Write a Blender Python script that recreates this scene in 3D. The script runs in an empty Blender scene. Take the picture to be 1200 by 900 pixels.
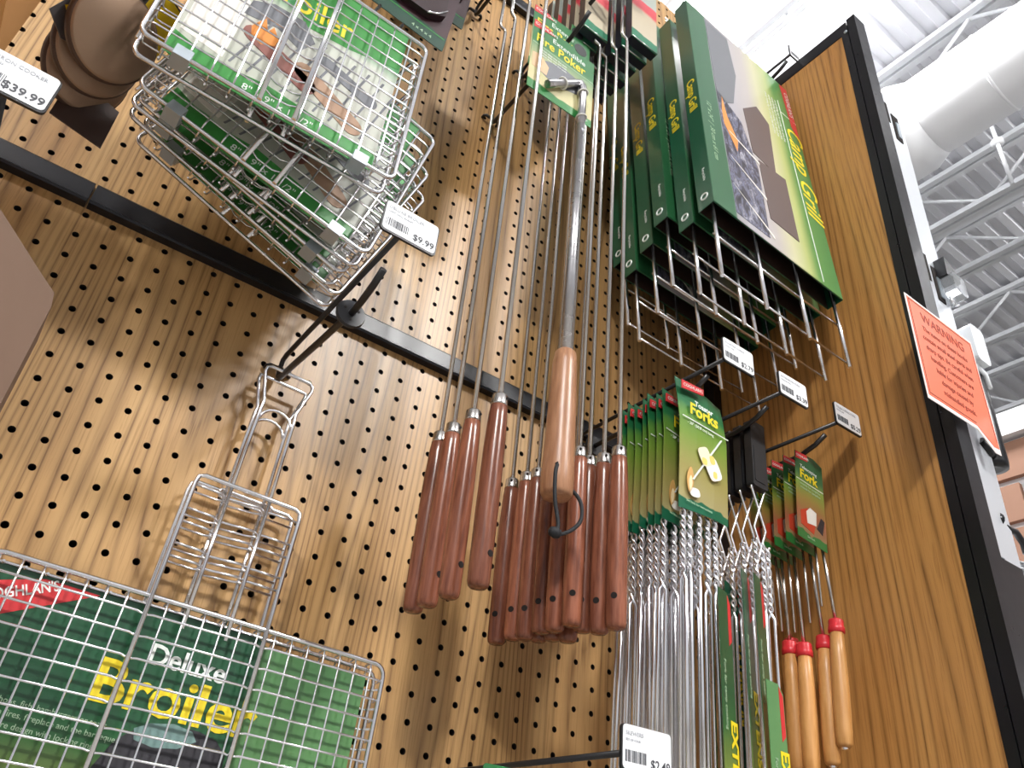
import bpy, math, random
from mathutils import Vector, Matrix, Euler
random.seed(7)
I = 0.0254            # everything below is written in inches
Z0 = 1.92             # height of the pegboard's reference hole above the floor (m)
scene = bpy.context.scene
C = scene.collection

def P(x, y, z): return Vector((x*I, y*I, z*I + Z0))

# ------------------------------------------------------------------ camera
cam_d = bpy.data.cameras.new('camera'); cam = bpy.data.objects.new('camera', cam_d); C.objects.link(cam)
cam_d.sensor_fit = 'HORIZONTAL'; cam_d.sensor_width = 36.0; cam_d.lens = 937.3274/1200*36
cam_d.clip_start = 0.01; cam_d.clip_end = 200
rt = Vector((0.80133042, -0.59135447, 0.09038504)); dn = Vector((0.38753559, 0.39805243, -0.83148688)); fw = Vector((0.4557255, 0.70132315, 0.54814242))
M = Matrix((rt, -dn, -fw)).transposed().to_4x4()
M.translation = P(0.60936, -28.33185, -18.51894)
cam.matrix_world = M
scene.camera = cam

# ------------------------------------------------------------------ world and light
w = bpy.data.worlds.new('store_air'); scene.world = w; w.use_nodes = True
w.node_tree.nodes['Background'].inputs[0].default_value = (0.96, 0.97, 1.0, 1)
w.node_tree.nodes['Background'].inputs[1].default_value = 0.6
def area(name, loc, target, sx, sy, power, col=(1, .985, .96)):
    d = bpy.data.lights.new(name, 'AREA'); d.shape = 'RECTANGLE'; d.size = sx*I; d.size_y = sy*I; d.energy = power; d.color = col
    o = bpy.data.objects.new(name, d); C.objects.link(o); o.location = P(*loc)
    o.rotation_euler = (P(*target) - P(*loc)).to_track_quat('-Z', 'Y').to_euler()
    return o
area('aisle_lamp_light', (95, -212, 168), (10, 0, 0), 34, 34, 570)
area('aisle_lamp_light', (-120, -190, 168), (20, 0, 0), 34, 34, 580)
area('aisle_lamp_light', (98, 40, 160), (98, 40, 0), 30, 60, 260)
for lx, ly in ((95, -212), (-120, -190), (95, 44), (235, -40), (235, 140)):      # added upward fill lights that brighten the ceiling deck
    area('deck_fill', (lx, ly, 172 if lx != 95 or ly < 0 else 167), (lx, ly, 400), 30, 50, 60 if lx < 200 else 800)

vs = scene.view_settings
vs.view_transform = 'Standard'; vs.look = 'None'; vs.gamma = 1.0; vs.use_curve_mapping = False
vs.exposure = 0.0

# ------------------------------------------------------------------ materials
def lin(c):
    return tuple(((v/12.92) if v <= .04045 else ((v+.055)/1.055)**2.4) for v in [q/255 for q in c]) + (1,)
MATS = {}
def new_mat(name):
    m = bpy.data.materials.new(name); m.use_nodes = True
    nt = m.node_tree; b = nt.nodes['Principled BSDF']; MATS[name] = m
    return m, nt, b
def plain(name, rgb, rough=.5, metal=0, spec=.5, emit=None, es=0, coat=0, noise=0):
    m, nt, b = new_mat(name)
    b.inputs['Base Color'].default_value = lin(rgb); b.inputs['Roughness'].default_value = rough
    b.inputs['Metallic'].default_value = metal; b.inputs['Specular IOR Level'].default_value = spec
    b.inputs['Coat Weight'].default_value = coat
    if emit: b.inputs['Emission Color'].default_value = lin(emit); b.inputs['Emission Strength'].default_value = es
    if noise:
        tc = nt.nodes.new('ShaderNodeTexCoord'); n = nt.nodes.new('ShaderNodeTexNoise'); n.inputs['Scale'].default_value = 60
        mp = nt.nodes.new('ShaderNodeMapRange'); mp.inputs[3].default_value = max(.02, rough-noise); mp.inputs[4].default_value = rough+noise
        nt.links.new(tc.outputs['Object'], n.inputs['Vector']); nt.links.new(n.outputs['Fac'], mp.inputs[0]); nt.links.new(mp.outputs[0], b.inputs['Roughness'])
    return m
def ramp(nt, stops):
    r = nt.nodes.new('ShaderNodeValToRGB'); cr = r.color_ramp
    while len(cr.elements) > 1: cr.elements.remove(cr.elements[0])
    cr.elements[0].position = stops[0][0]; cr.elements[0].color = lin(stops[0][1])
    for p, c in stops[1:]:
        e = cr.elements.new(p); e.color = lin(c)
    return r
def oak(name, light, mid, dark, rough=.42, scale=1.0, seed=0.0, axis='X', figure=1.0):
    """oak veneer, grain running along z; axis is the direction across the grain"""
    m, nt, b = new_mat(name); N = nt.nodes.new; L = nt.links.new
    tc = N('ShaderNodeTexCoord'); sp = N('ShaderNodeSeparateXYZ'); L(tc.outputs['Object'], sp.inputs[0])
    ac = sp.outputs[axis]
    def vec(a, z, off):
        c = N('ShaderNodeCombineXYZ'); m1 = N('ShaderNodeMath'); m1.operation = 'MULTIPLY_ADD'; m1.inputs[1].default_value = a; m1.inputs[2].default_value = off
        m2 = N('ShaderNodeMath'); m2.operation = 'MULTIPLY'; m2.inputs[1].default_value = z
        L(ac, m1.inputs[0]); L(sp.outputs['Z'], m2.inputs[0]); L(m1.outputs[0], c.inputs[0]); L(m2.outputs[0], c.inputs[2]); return c.outputs[0]
    # broad figure: rings distorted by slow noise
    n0 = N('ShaderNodeTexNoise'); n0.inputs['Scale'].default_value = 1; n0.inputs['Detail'].default_value = 2
    L(vec(5*scale, .55*scale, seed), n0.inputs['Vector'])
    wv = N('ShaderNodeMath'); wv.operation = 'MULTIPLY_ADD'; wv.inputs[1].default_value = 26*figure; wv.inputs[2].default_value = 0
    L(n0.outputs['Fac'], wv.inputs[0])
    ad = N('ShaderNodeMath'); ad.operation = 'MULTIPLY_ADD'; ad.inputs[1].default_value = 105*scale; L(ac, ad.inputs[0]); L(wv.outputs[0], ad.inputs[2])
    f0 = N('ShaderNodeMath'); f0.operation = 'FRACT'; L(ad.outputs[0], f0.inputs[0])
    f1 = N('ShaderNodeMath'); f1.operation = 'SUBTRACT'; f1.inputs[1].default_value = .62; L(f0.outputs[0], f1.inputs[0])
    f2 = N('ShaderNodeMath'); f2.operation = 'ABSOLUTE'; L(f1.outputs[0], f2.inputs[0])
    fr = N('ShaderNodeMapRange'); fr.inputs[1].default_value = .42; fr.inputs[2].default_value = 0.0; fr.inputs[3].default_value = 0; fr.inputs[4].default_value = 1; L(f2.outputs[0], fr.inputs[0])
    pw = N('ShaderNodeMath'); pw.operation = 'POWER'; pw.inputs[1].default_value = 2.6; L(fr.outputs[0], pw.inputs[0])
    # fine pores
    n1 = N('ShaderNodeTexNoise'); n1.inputs['Scale'].default_value = 1; n1.inputs['Detail'].default_value = 4; n1.inputs['Roughness'].default_value = .65
    L(vec(560*scale, 14*scale, seed*3), n1.inputs['Vector'])
    n2 = N('ShaderNodeTexNoise'); n2.inputs['Scale'].default_value = 1; n2.inputs['Detail'].default_value = 3
    L(vec(26*scale, 1.2*scale, seed*7+3), n2.inputs['Vector'])
    r1 = ramp(nt, [(0.25, mid), (.72, light)]); L(n2.outputs['Fac'], r1.inputs[0])
    mk = N('ShaderNodeMath'); mk.operation = 'MULTIPLY'; L(pw.outputs[0], mk.inputs[0])
    mr = N('ShaderNodeMapRange'); mr.inputs[1].default_value = .34; mr.inputs[2].default_value = .56; L(n1.outputs['Fac'], mr.inputs[0]); L(mr.outputs[0], mk.inputs[1])
    mx = N('ShaderNodeMix'); mx.data_type = 'RGBA'; L(r1.outputs[0], mx.inputs['A']); mx.inputs['B'].default_value = lin(dark)
    n4 = N('ShaderNodeTexNoise'); n4.inputs['Scale'].default_value = 1; n4.inputs['Detail'].default_value = 2; L(vec(34*scale, 5*scale, seed*11+1), n4.inputs['Vector'])
    r4 = N('ShaderNodeMapRange'); r4.inputs[1].default_value = .28; r4.inputs[2].default_value = .5; L(n4.outputs['Fac'], r4.inputs[0])
    k1_ = N('ShaderNodeMath'); k1_.operation = 'MULTIPLY'; L(mk.outputs[0], k1_.inputs[0]); L(r4.outputs[0], k1_.inputs[1]); mk = k1_
    k2 = N('ShaderNodeMath'); k2.operation = 'MULTIPLY'; k2.inputs[1].default_value = .85; L(mk.outputs[0], k2.inputs[0]); L(k2.outputs[0], mx.inputs['Factor'])
    # thin dark streaks everywhere
    m3 = N('ShaderNodeMix'); m3.data_type = 'RGBA'; m3.blend_type = 'MULTIPLY'
    r3 = ramp(nt, [(0.30, (190, 178, 165)), (.5, (255, 255, 255))]); L(n1.outputs['Fac'], r3.inputs[0])
    m3.inputs['Factor'].default_value = .75; L(mx.outputs['Result'], m3.inputs['A']); L(r3.outputs[0], m3.inputs['B'])
    L(m3.outputs['Result'], b.inputs['Base Color'])
    b.inputs['Roughness'].default_value = rough; b.inputs['Specular IOR Level'].default_value = .45
    bp = N('ShaderNodeBump'); bp.inputs['Strength'].default_value = .08; bp.inputs['Distance'].default_value = .0006
    L(n1.outputs['Fac'], bp.inputs['Height']); L(bp.outputs[0], b.inputs['Normal'])
    return m
def turned(name, a, c, rough=.3, spots=True):
    """turned hardwood with flecks along z"""
    m, nt, b = new_mat(name); N = nt.nodes.new; L = nt.links.new
    tc = N('ShaderNodeTexCoord'); oi = N('ShaderNodeObjectInfo'); mp = N('ShaderNodeMapping'); mp.inputs['Scale'].default_value = (260, 260, 26)
    va = N('ShaderNodeVectorMath'); va.operation = 'MULTIPLY_ADD'; va.inputs[1].default_value = (3, 3, 3)
    L(oi.outputs['Random'], va.inputs[0]); L(tc.outputs['Object'], va.inputs[2]); L(va.outputs[0], mp.inputs['Vector'])
    n = N('ShaderNodeTexNoise'); n.inputs['Scale'].default_value = 1; n.inputs['Detail'].default_value = 4; L(mp.outputs[0], n.inputs['Vector'])
    r = ramp(nt, [(.3, a), (.7, c)]); L(n.outputs['Fac'], r.inputs[0])
    hs = N('ShaderNodeHueSaturation'); mr = N('ShaderNodeMapRange'); mr.inputs[3].default_value = .8; mr.inputs[4].default_value = 1.18
    L(oi.outputs['Random'], mr.inputs[0]); L(mr.outputs[0], hs.inputs['Value']); L(r.outputs[0], hs.inputs['Color'])
    L(hs.outputs[0], b.inputs['Base Color']); b.inputs['Roughness'].default_value = rough
    bp = N('ShaderNodeBump'); bp.inputs['Strength'].default_value = .25; bp.inputs['Distance'].default_value = .0006
    L(n.outputs['Fac'], bp.inputs['Height']); L(bp.outputs[0], b.inputs['Normal'])
    return m
def printed(name, stops, axis='Z', rough=.32, mottled=.0):
    """printed card: colours along the card's own height"""
    m, nt, b = new_mat(name); N = nt.nodes.new; L = nt.links.new
    tc = N('ShaderNodeTexCoord'); sp = N('ShaderNodeSeparateXYZ'); L(tc.outputs['Generated'], sp.inputs[0])
    n = N('ShaderNodeTexNoise'); n.inputs['Scale'].default_value = 3.5; n.inputs['Detail'].default_value = 2; L(tc.outputs['Generated'], n.inputs['Vector'])
    a = N('ShaderNodeMath'); a.operation = 'MULTIPLY_ADD'; a.inputs[1].default_value = mottled; L(n.outputs['Fac'], a.inputs[0])
    s = N('ShaderNodeMath'); s.operation = 'SUBTRACT'; s.inputs[1].default_value = mottled*.5; L(sp.outputs[axis], s.inputs[0]); L(s.outputs[0], a.inputs[2])
    r = ramp(nt, stops); L(a.outputs[0], r.inputs[0]); L(r.outputs[0], b.inputs['Base Color'])
    b.inputs['Roughness'].default_value = rough; b.inputs['Coat Weight'].default_value = .25; b.inputs['Coat Roughness'].default_value = .15
    return m

oak('oak_pegboard', (200, 162, 110), (176, 134, 84), (98, 64, 34), rough=.34, seed=1.3, scale=.8, figure=1.2)
oak('oak_panel', (196, 146, 84), (178, 124, 66), (92, 54, 22), rough=.34, seed=5.1, axis='Y', scale=.9, figure=.7)
plain('hole_dark', (24, 15, 11), .9); plain('backing', (30, 20, 15), .9)
plain('black_metal', (13, 13, 18), .3, spec=.45, noise=.06); plain('black_gloss', (15, 16, 24), .32, spec=.45)
plain('black_plastic', (24, 24, 27), .42); plain('black_wire', (20, 18, 20), .36, spec=.6)
plain('chrome', (230, 230, 233), .2, 1, noise=.05); plain('bright_chrome', (248, 248, 252), .2, 1)
plain('nickel', (208, 204, 200), .24, 1); plain('steel', (226, 230, 236), .34, .55, noise=.1); plain('galvanised', (172, 182, 190), .4, .5)
plain('tube_steel', (196, 194, 196), .3, 1, noise=.12)
turned('red_wood', (104, 58, 42), (150, 92, 68), .24); turned('tan_wood', (150, 104, 74), (184, 136, 102), .34); turned('maple_wood', (196, 138, 76), (214, 160, 98), .36)
plain('paper', (244, 245, 248), .45); plain('tag_ink', (70, 72, 78), .6); plain('tag_ink_light', (178, 180, 186), .6)
plain('yellow_ink', (240, 214, 40), .4); plain('white_ink', (236, 240, 236), .4); plain('red_ink', (206, 52, 56), .38); plain('dark_ink', (30, 40, 30), .5)
plain('pale_green_ink', (176, 204, 170), .4); plain('flame_ink', (222, 140, 58), .5); plain('sausage_ink', (138, 84, 74), .5); plain('bread_ink', (168, 134, 108), .5)
plain('grate_ink', (112, 114, 120), .5); plain('marsh_ink', (238, 234, 226), .5); plain('egg_ink', (240, 208, 110), .5); plain('char_ink', (46, 44, 50), .5)
plain('brown_ink', (92, 76, 72), .45); plain('skin_ink', (214, 178, 140), .5); plain('ember_ink', (196, 66, 40), .5); plain('blue_ink', (112, 142, 138), .5)
plain('glow_ink', (206, 160, 92), .5); plain('pale_glow', (240, 220, 176), .5); plain('bread_pale', (236, 226, 196), .5); plain('red_plastic', (206, 44, 52), .35); plain('yellow_card', (232, 196, 28), .45); plain('wine_card', (46, 26, 30), .35); plain('grey_card', (70, 66, 68), .5); plain('brown_card', (58, 42, 36), .5)
plain('cast_iron', (150, 124, 102), .42, .45, noise=.1); plain('iron_rim', (78, 58, 48), .5, .3)
plain('kraft', (206, 152, 94), .75); plain('kraft_dark', (106, 80, 62), .7)
plain('green_ink', (34, 96, 60), .35); plain('leaf_ink', (58, 140, 62), .35); plain('dark_green', (22, 66, 46), .4)
plain('shaded_card', (22, 28, 44), .4); plain('cord', (24, 26, 30), .7); plain('white_tie', (228, 226, 220), .5)
plain('orange_paper', (246, 122, 88), .4, coat=.3); plain('sign_ink', (150, 58, 44), .6); plain('sign_white', (250, 238, 236), .35); plain('clear_edge', (190, 190, 196), .2)
plain('deck_white', (222, 223, 228), .6); plain('joist_white', (226, 228, 232), .55); plain('duct_white', (238, 240, 244), .38)
plain('lamp_glow', (255, 255, 255), .5, emit=(255, 255, 255), es=14.0)
plain('lamp_housing', (236, 236, 236), .5); plain('concrete', (150, 146, 140), .6); plain('wall_paint', (214, 214, 214), .7)
plain('white_plastic', (232, 236, 240), .25); plain('shelf_white', (232, 234, 238), .4); plain('case_brown', (150, 112, 92), .7); plain('case_grey', (120, 116, 122), .6); plain('smoke_panel', (66, 68, 74), .25)
m, nt, b = new_mat('clear_plastic'); b.inputs['Base Color'].default_value = lin((238, 242, 246)); b.inputs['Roughness'].default_value = .08
b.inputs['Transmission Weight'].default_value = .75; b.inputs['IOR'].default_value = 1.3
m, nt, b = new_mat('campfire_ink'); tc_ = nt.nodes.new('ShaderNodeTexCoord'); mp_ = nt.nodes.new('ShaderNodeMapping'); mp_.inputs['Scale'].default_value = (3.5, 1, 5)
n_ = nt.nodes.new('ShaderNodeTexNoise'); n_.inputs['Scale'].default_value = 2.2; n_.inputs['Detail'].default_value = 6; n_.inputs['Distortion'].default_value = 1.2
r_ = ramp(nt, [(.3, (30, 28, 36)), (.45, (62, 60, 72)), (.52, (120, 124, 150)), (.58, (70, 66, 76)), (.66, (176, 176, 190)), (.74, (60, 54, 58))])
nt.links.new(tc_.outputs['Generated'], mp_.inputs[0]); nt.links.new(mp_.outputs[0], n_.inputs['Vector']); nt.links.new(n_.outputs['Fac'], r_.inputs[0]); nt.links.new(r_.outputs[0], b.inputs['Base Color']); b.inputs['Roughness'].default_value = .35
printed('fork_card', [(0, (20, 96, 66)), (.085, (22, 100, 70)), (.09, (168, 156, 108)), (.3, (158, 148, 84)), (.55, (118, 146, 56)), (.72, (92, 138, 56)), (.8, (30, 106, 62)), (1, (22, 86, 54))], mottled=.08)
printed('tele_card', [(0, (42, 110, 52)), (.1, (44, 116, 56)), (.105, (150, 120, 84)), (.28, (160, 96, 70)), (.45, (150, 128, 60)), (.62, (120, 150, 60)), (.74, (34, 100, 56)), (1, (22, 82, 48))], mottled=.14)
printed('poker_card', [(0, (40, 120, 56)), (.1, (46, 128, 60)), (.11, (206, 196, 150)), (.32, (196, 192, 140)), (.56, (120, 150, 110)), (.62, (52, 118, 66)), (1, (44, 112, 62))], mottled=.06)
printed('deluxe_card', [(0, (120, 110, 80)), (.22, (168, 160, 104)), (.36, (118, 138, 66)), (.5, (44, 100, 52)), (.62, (30, 84, 52)), (1, (28, 80, 52))], mottled=.1)
printed('deluxe_card_light', [(0, (150, 140, 100)), (.3, (120, 146, 90)), (.55, (96, 142, 88)), (1, (92, 140, 90))], mottled=.1)
printed('broiler_card', [(0, (60, 138, 72)), (.1, (66, 146, 76)), (.11, (186, 190, 176)), (.4, (196, 196, 186)), (.6, (200, 204, 192)), (.7, (74, 150, 92)), (1, (50, 128, 78))], mottled=.16)
printed('grill_face', [(0, (40, 96, 58)), (.16, (42, 98, 60)), (.17, (160, 156, 160)), (.3, (176, 172, 178)), (.5, (190, 182, 178)), (.62, (206, 204, 166)), (.74, (178, 190, 120)), (.82, (84, 140, 72)), (1, (60, 128, 70))], axis='X', mottled=.03)
plain('grill_green', (24, 84, 58), .3, coat=.3)
printed('dark_card', [(0, (20, 60, 44)), (.12, (22, 66, 48)), (.13, (66, 40, 46)), (.5, (58, 38, 44)), (.6, (26, 60, 44)), (1, (20, 56, 40))], mottled=.1)
printed('header_card', [(0, (32, 116, 82)), (.12, (36, 122, 88)), (.13, (196, 184, 160)), (.45, (190, 176, 150)), (.5, (206, 66, 76)), (.62, (206, 70, 80)), (.63, (170, 178, 170)), (1, (160, 170, 160))], mottled=.05)

# ------------------------------------------------------------------ mesh helpers
class MB:
    def __init__(s): s.v = []; s.f = []
    def add(s, vs_, fs_):
        o = len(s.v); s.v += [tuple(q) for q in vs_]; s.f += [tuple(i+o for i in f) for f in fs_]; return s
    def box(s, x0, x1, y0, y1, z0, z1):
        return s.add([(x0,y0,z0),(x1,y0,z0),(x1,y1,z0),(x0,y1,z0),(x0,y0,z1),(x1,y0,z1),(x1,y1,z1),(x0,y1,z1)],
                     [(0,3,2,1),(4,5,6,7),(0,1,5,4),(1,2,6,5),(2,3,7,6),(3,0,4,7)])
    def prism(s, poly, y0, y1):
        """outline in x,z (counter-clockwise seen from -y), extruded along y"""
        n = len(poly); v = [(x, y0, z) for x, z in poly] + [(x, y1, z) for x, z in poly]
        f = [tuple(range(n)), tuple(range(2*n-1, n-1, -1))] + [(i, i+n, (i+1) % n + n, (i+1) % n) for i in range(n)]
        return s.add(v, f)
    def tube(s, pts, r, n=8, closed=False, caps=True):
        pts = [Vector(p) for p in pts]; k = len(pts); rs = r if isinstance(r, (list, tuple)) else [r]*k
        T = []
        for i in range(k):
            a = pts[(i-1) % k] if (closed or i > 0) else pts[0]; b_ = pts[(i+1) % k] if (closed or i < k-1) else pts[-1]
            T.append((b_-a).normalized())
        u = T[0].orthogonal().normalized(); v = []; f = []
        for i in range(k):
            if i: u = (u - T[i]*u.dot(T[i])).normalized()
            w_ = T[i].cross(u)
            for j in range(n):
                a = 2*math.pi*j/n; v.append(pts[i] + (u*math.cos(a)+w_*math.sin(a))*rs[i])
        for i in range(k if closed else k-1):
            for j in range(n):
                i2 = (i+1) % k; f.append((i*n+j, i*n+(j+1) % n, i2*n+(j+1) % n, i2*n+j))
        if caps and not closed: f += [tuple(range(n-1, -1, -1)), tuple((k-1)*n+j for j in range(n))]
        return s.add(v, f)
    def lathe(s, prof, n=20, axis='z', at=(0, 0, 0)):
        v = []; f = []
        for r, h in prof:
            for j in range(n):
                a = 2*math.pi*j/n; c, d = r*math.cos(a), r*math.sin(a)
                p = (c, d, h) if axis == 'z' else (c, h, d) if axis == 'y' else (h, c, d)
                v.append((p[0]+at[0], p[1]+at[1], p[2]+at[2]))
        for i in range(len(prof)-1):
            for j in range(n): f.append((i*n+j, i*n+(j+1) % n, (i+1)*n+(j+1) % n, (i+1)*n+j))
        f += [tuple(range(n-1, -1, -1)), tuple((len(prof)-1)*n+j for j in range(n))]
        return s.add(v, f)
    def mesh(s, name, mat, smooth=False):
        me = bpy.data.meshes.new(name); me.from_pydata([(x*I, y*I, z*I) for x, y, z in s.v], [], s.f)
        import bmesh
        bm = bmesh.new(); bm.from_mesh(me); bmesh.ops.recalc_face_normals(bm, faces=bm.faces); bm.to_mesh(me); bm.free()
        me.materials.append(MATS[mat])
        if smooth:
            me.polygons.foreach_set('use_smooth', [len(p.vertices) < 5 for p in me.polygons])
        me.update(); return me
    def build(s, name, mat, parent=None, loc=(0, 0, 0), rot=(0, 0, 0), smooth=False, label=None):
        return put(name, s.mesh(name, mat, smooth), parent, loc, rot, label)
def put(name, me, parent=None, loc=(0, 0, 0), rot=(0, 0, 0), label=None):
    o = bpy.data.objects.new(name, me); C.objects.link(o)
    if parent is not None: o.parent = parent; o.location = Vector(loc)*I
    else: o.location = P(*loc)
    o.rotation_euler = rot
    if label: o['label'] = label
    return o
def struct(o, label=None):
    o['kind'] = 'structure'
    if label: o['label'] = label
    return o
def thing(name, label, cat, loc, rot=(0, 0, 0), group=None):
    o = bpy.data.objects.new(name, None); o.empty_display_size = .02; C.objects.link(o)
    o.location = P(*loc); o.rotation_euler = rot; o['label'] = label; o['category'] = cat
    if group: o['group'] = group
    return o
def tag_obj(o, label, cat, group=None):
    o['label'] = label; o['category'] = cat
    if group: o['group'] = group
    return o
def dup(root, label, loc, rot=(0, 0, 0)):
    r = root.copy(); C.objects.link(r); r.location = P(*loc); r.rotation_euler = rot; r['label'] = label
    for ch in list(root.children):
        c = ch.copy(); C.objects.link(c); c.parent = r
        for g in list(ch.children):
            d = g.copy(); C.objects.link(d); d.parent = c
    return r
TXT = {}
def text(s, size, mat, parent, loc, rot=0.0, name='lettering', bold=0.0, align='LEFT', shear=0, sx=1.0):
    """flat lettering facing -y; rot turns it in the plane of its card"""
    key = (s, size, mat, bold, align, shear, sx)
    if key not in TXT:
        cu = bpy.data.curves.new('txt', 'FONT'); cu.body = s; cu.size = size*I; cu.align_x = align; cu.offset = bold*I; cu.shear = shear
        cu.extrude = .004*I; cu.resolution_u = 3; cu.space_line = .85
        ob = bpy.data.objects.new('txt', cu); C.objects.link(ob)
        dg = bpy.context.evaluated_depsgraph_get(); me = bpy.data.meshes.new_from_object(ob.evaluated_get(dg))
        bpy.data.objects.remove(ob); bpy.data.curves.remove(cu)
        me.transform(Matrix.Rotation(math.pi/2, 4, 'X') @ Matrix.Scale(sx, 4, (1, 0, 0))); me.materials.clear(); me.materials.append(MATS[mat]); TXT[key] = me
    return put(name, TXT[key], parent, loc, (0, rot, 0))
def rrect(x0, x1, z0, z1, r, n=4):
    p = []
    for cx, cz, a0 in ((x1-r, z0+r, -90), (x1-r, z1-r, 0), (x0+r, z1-r, 90), (x0+r, z0+r, 180)):
        for k in range(n+1):
            a = math.radians(a0 + 90*k/n); p.append((cx+r*math.cos(a), cz+r*math.sin(a)))
    return p
def loop3(poly, y): return [(x, y, z) for x, z in poly]
ORD = ['first', 'second', 'third', 'fourth', 'fifth', 'sixth', 'seventh', 'eighth', 'ninth', 'tenth', 'eleventh', 'twelfth']

# ================================================================== THE SETTING
XS = 34.0
# pegboard with real holes, one inch apart
def pegboard(x0, x1, z0, z1):
    v = []; f = []; n = 16; r = .125; t = .25
    outer = [(.5, k) for k in (-.5, -.25, 0, .25)] + [(k, .5) for k in (.5, .25, 0, -.25)] + [(-.5, k) for k in (.5, .25, 0, -.25)] + [(k, -.5) for k in (-.5, -.25, 0, .25)]
    inner = []
    for a, b_ in outer:
        q = math.atan2(b_, a); inner.append((r*math.cos(q), r*math.sin(q)))
    for i in range(x0, x1):
        for j in range(z0, z1):
            o = len(v)
            v += [((i+a)*I, 0, (j+b_)*I) for a, b_ in outer] + [((i+a)*I, 0, (j+b_)*I) for a, b_ in inner] + [((i+a)*I, t*I, (j+b_)*I) for a, b_ in inner]
            for k in range(n):
                k2 = (k+1) % n
                f.append((o+k, o+n+k, o+n+k2, o+k2)); f.append((o+n+k, o+2*n+k, o+2*n+k2, o+n+k2))
    me = bpy.data.meshes.new('wall_back'); me.from_pydata(v, [], f); me.materials.append(MATS['oak_pegboard']); me.materials.append(MATS['hole_dark'])
    mi = [0, 1]*(len(f)//2); me.polygons.foreach_set('material_index', mi)
    # make the front face point at the aisle
    me.update()
    if me.polygons[0].normal.y > 0: me.flip_normals()
    return me
wb = put('wall_back', pegboard(-14, 34, -30, 50)); struct(wb, 'oak veneer pegboard full of small round holes')
MB().box(-14.5, 33.5, .7, .95, -30.5, 49.5).build('backing_board', 'backing', wb)
MB().box(33.5, XS, -.02, .25, -30.5, 49.5).build('edge_strip', 'oak_pegboard', wb)

# black channel rails between the boards
def rail(name, z0, z1, label, segs):
    root = None
    poly = [(0, z0), (-.42, z0), (-.46, z0+.1), (-.3, z0+.24), (-.3, z1-.1), (-.22, z1), (0, z1)]
    for k, (xa, xb) in enumerate(segs):
        n = len(poly); v = [(xa, y, z) for y, z in poly] + [(xb, y, z) for y, z in poly]
        f = [tuple(range(n)), tuple(range(2*n-1, n-1, -1))] + [(i, (i+1) % n, (i+1) % n+n, i+n) for i in range(n)]
        mb = MB().add(v, f)
        if root is None: root = struct(mb.build(name, 'black_gloss'), label)
        else: mb.build('rail_section', 'black_gloss', root)
    return root
rail('trim_1', 2.3, 3.42, 'black metal rail crossing the pegboard', [(-14, -1.18), (-1.1, 33.9)])
rail('trim_2', 33.2, 34.5, 'black metal rail along the top of the pegboard', [(-14, 33.9)])

# side panel
side = struct(MB().box(XS, XS+.7, -12.95, .9, -34, 32.6).build('wall_right', 'oak_panel'), 'plain oak veneer end panel beside the pegboard')
t3 = struct(MB().box(XS-.04, XS+.76, -13.42, -12.95, -34, 33.7).build('trim_3', 'black_metal'), 'black metal post framing the end panel')
MB().box(XS-.02, XS+1.15, -14.05, -13.47, -34, 33.9).build('front_post', 'black_metal', t3)
MB().box(XS+.1, XS+.7, -13.5, -13.4, -34, 33.5).build('groove', 'hole_dark', t3)
MB().lathe([(.0, -.02), (.13, 0), (.13, .06)], 12, 'x', (XS-.1, -13.3, 32.7)).build('screw_head', 'galvanised', t3, smooth=True)
struct(MB().box(XS-.04, XS+.76, -12.95, .9, 32.6, 33.7).build('trim_4', 'black_metal'), 'black metal cap along the top of the end panel')
ps = struct(MB().box(33.35, 33.96, -.85, -.04, -30, 33).build('trim_5', 'black_metal'), 'black slotted upright in the corner of the display')
for k in range(28): MB().box(33.33, 33.36, -.55, -.35, -28+2.1*k, -27.1+2.1*k).build('slot', 'hole_dark', ps)
fl = struct(MB().box(-400, 900, -500, 700, -Z0/I-2, -Z0/I).build('floor', 'concrete'), 'grey concrete shop floor')

# ceiling: ribbed deck with open joists along y
CZ = 180
mb = MB(); y = -420.0; prof = []
while y < 520:
    prof += [(y, CZ), (y+2.4, CZ), (y+3.0, CZ+1.3), (y+5.4, CZ+1.3)]; y += 6
v = [(-420, a, b_) for a, b_ in prof] + [(900, a, b_) for a, b_ in prof]; n = len(prof)
mb.add(v, [(i, i+1, i+1+n, i+n) for i in range(n-1)])
deck = struct(mb.build('ceiling', 'deck_white'), 'white ribbed steel roof deck')
def joist(x, label, double):
    z1, z0 = CZ-.5, CZ-20
    root = thing('roof_joist', label, 'joist', (x, 40, z0), group='open-web roof joists')
    for dx in ((-1.3, 1.3)):
        MB().box(dx-.9, dx+.9, -460, 460, 0, 1.6).build('bottom_chord', 'joist_white', root)
        MB().box(dx-.9, dx+.9, -460, 460, z1-z0-2.2, z1-z0-.6).build('top_chord', 'joist_white', root)
    web = MB(); yy = -450; up = True
    while yy < 450:
        web.tube([(0, yy, 1 if up else 17.6), (0, yy+22, 17.6 if up else 1)], .55, 6); up = not up; yy += 22
    web.build('web', 'joist_white', root, smooth=True)
    return root
for k, (x, lab) in enumerate([(103, 'white open-web roof joist beside the glaring lamp'), (192, 'white open-web roof joist right of the big white duct'), (215, 'white open-web roof joist with dark deck gaps above it'),
                              (300, 'far white open-web roof joist near the right edge'), (148, 'white open-web roof joist above the big white duct'), (255, 'white open-web roof joist, second from the right edge')]):
    joist(x, lab, True)
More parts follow.
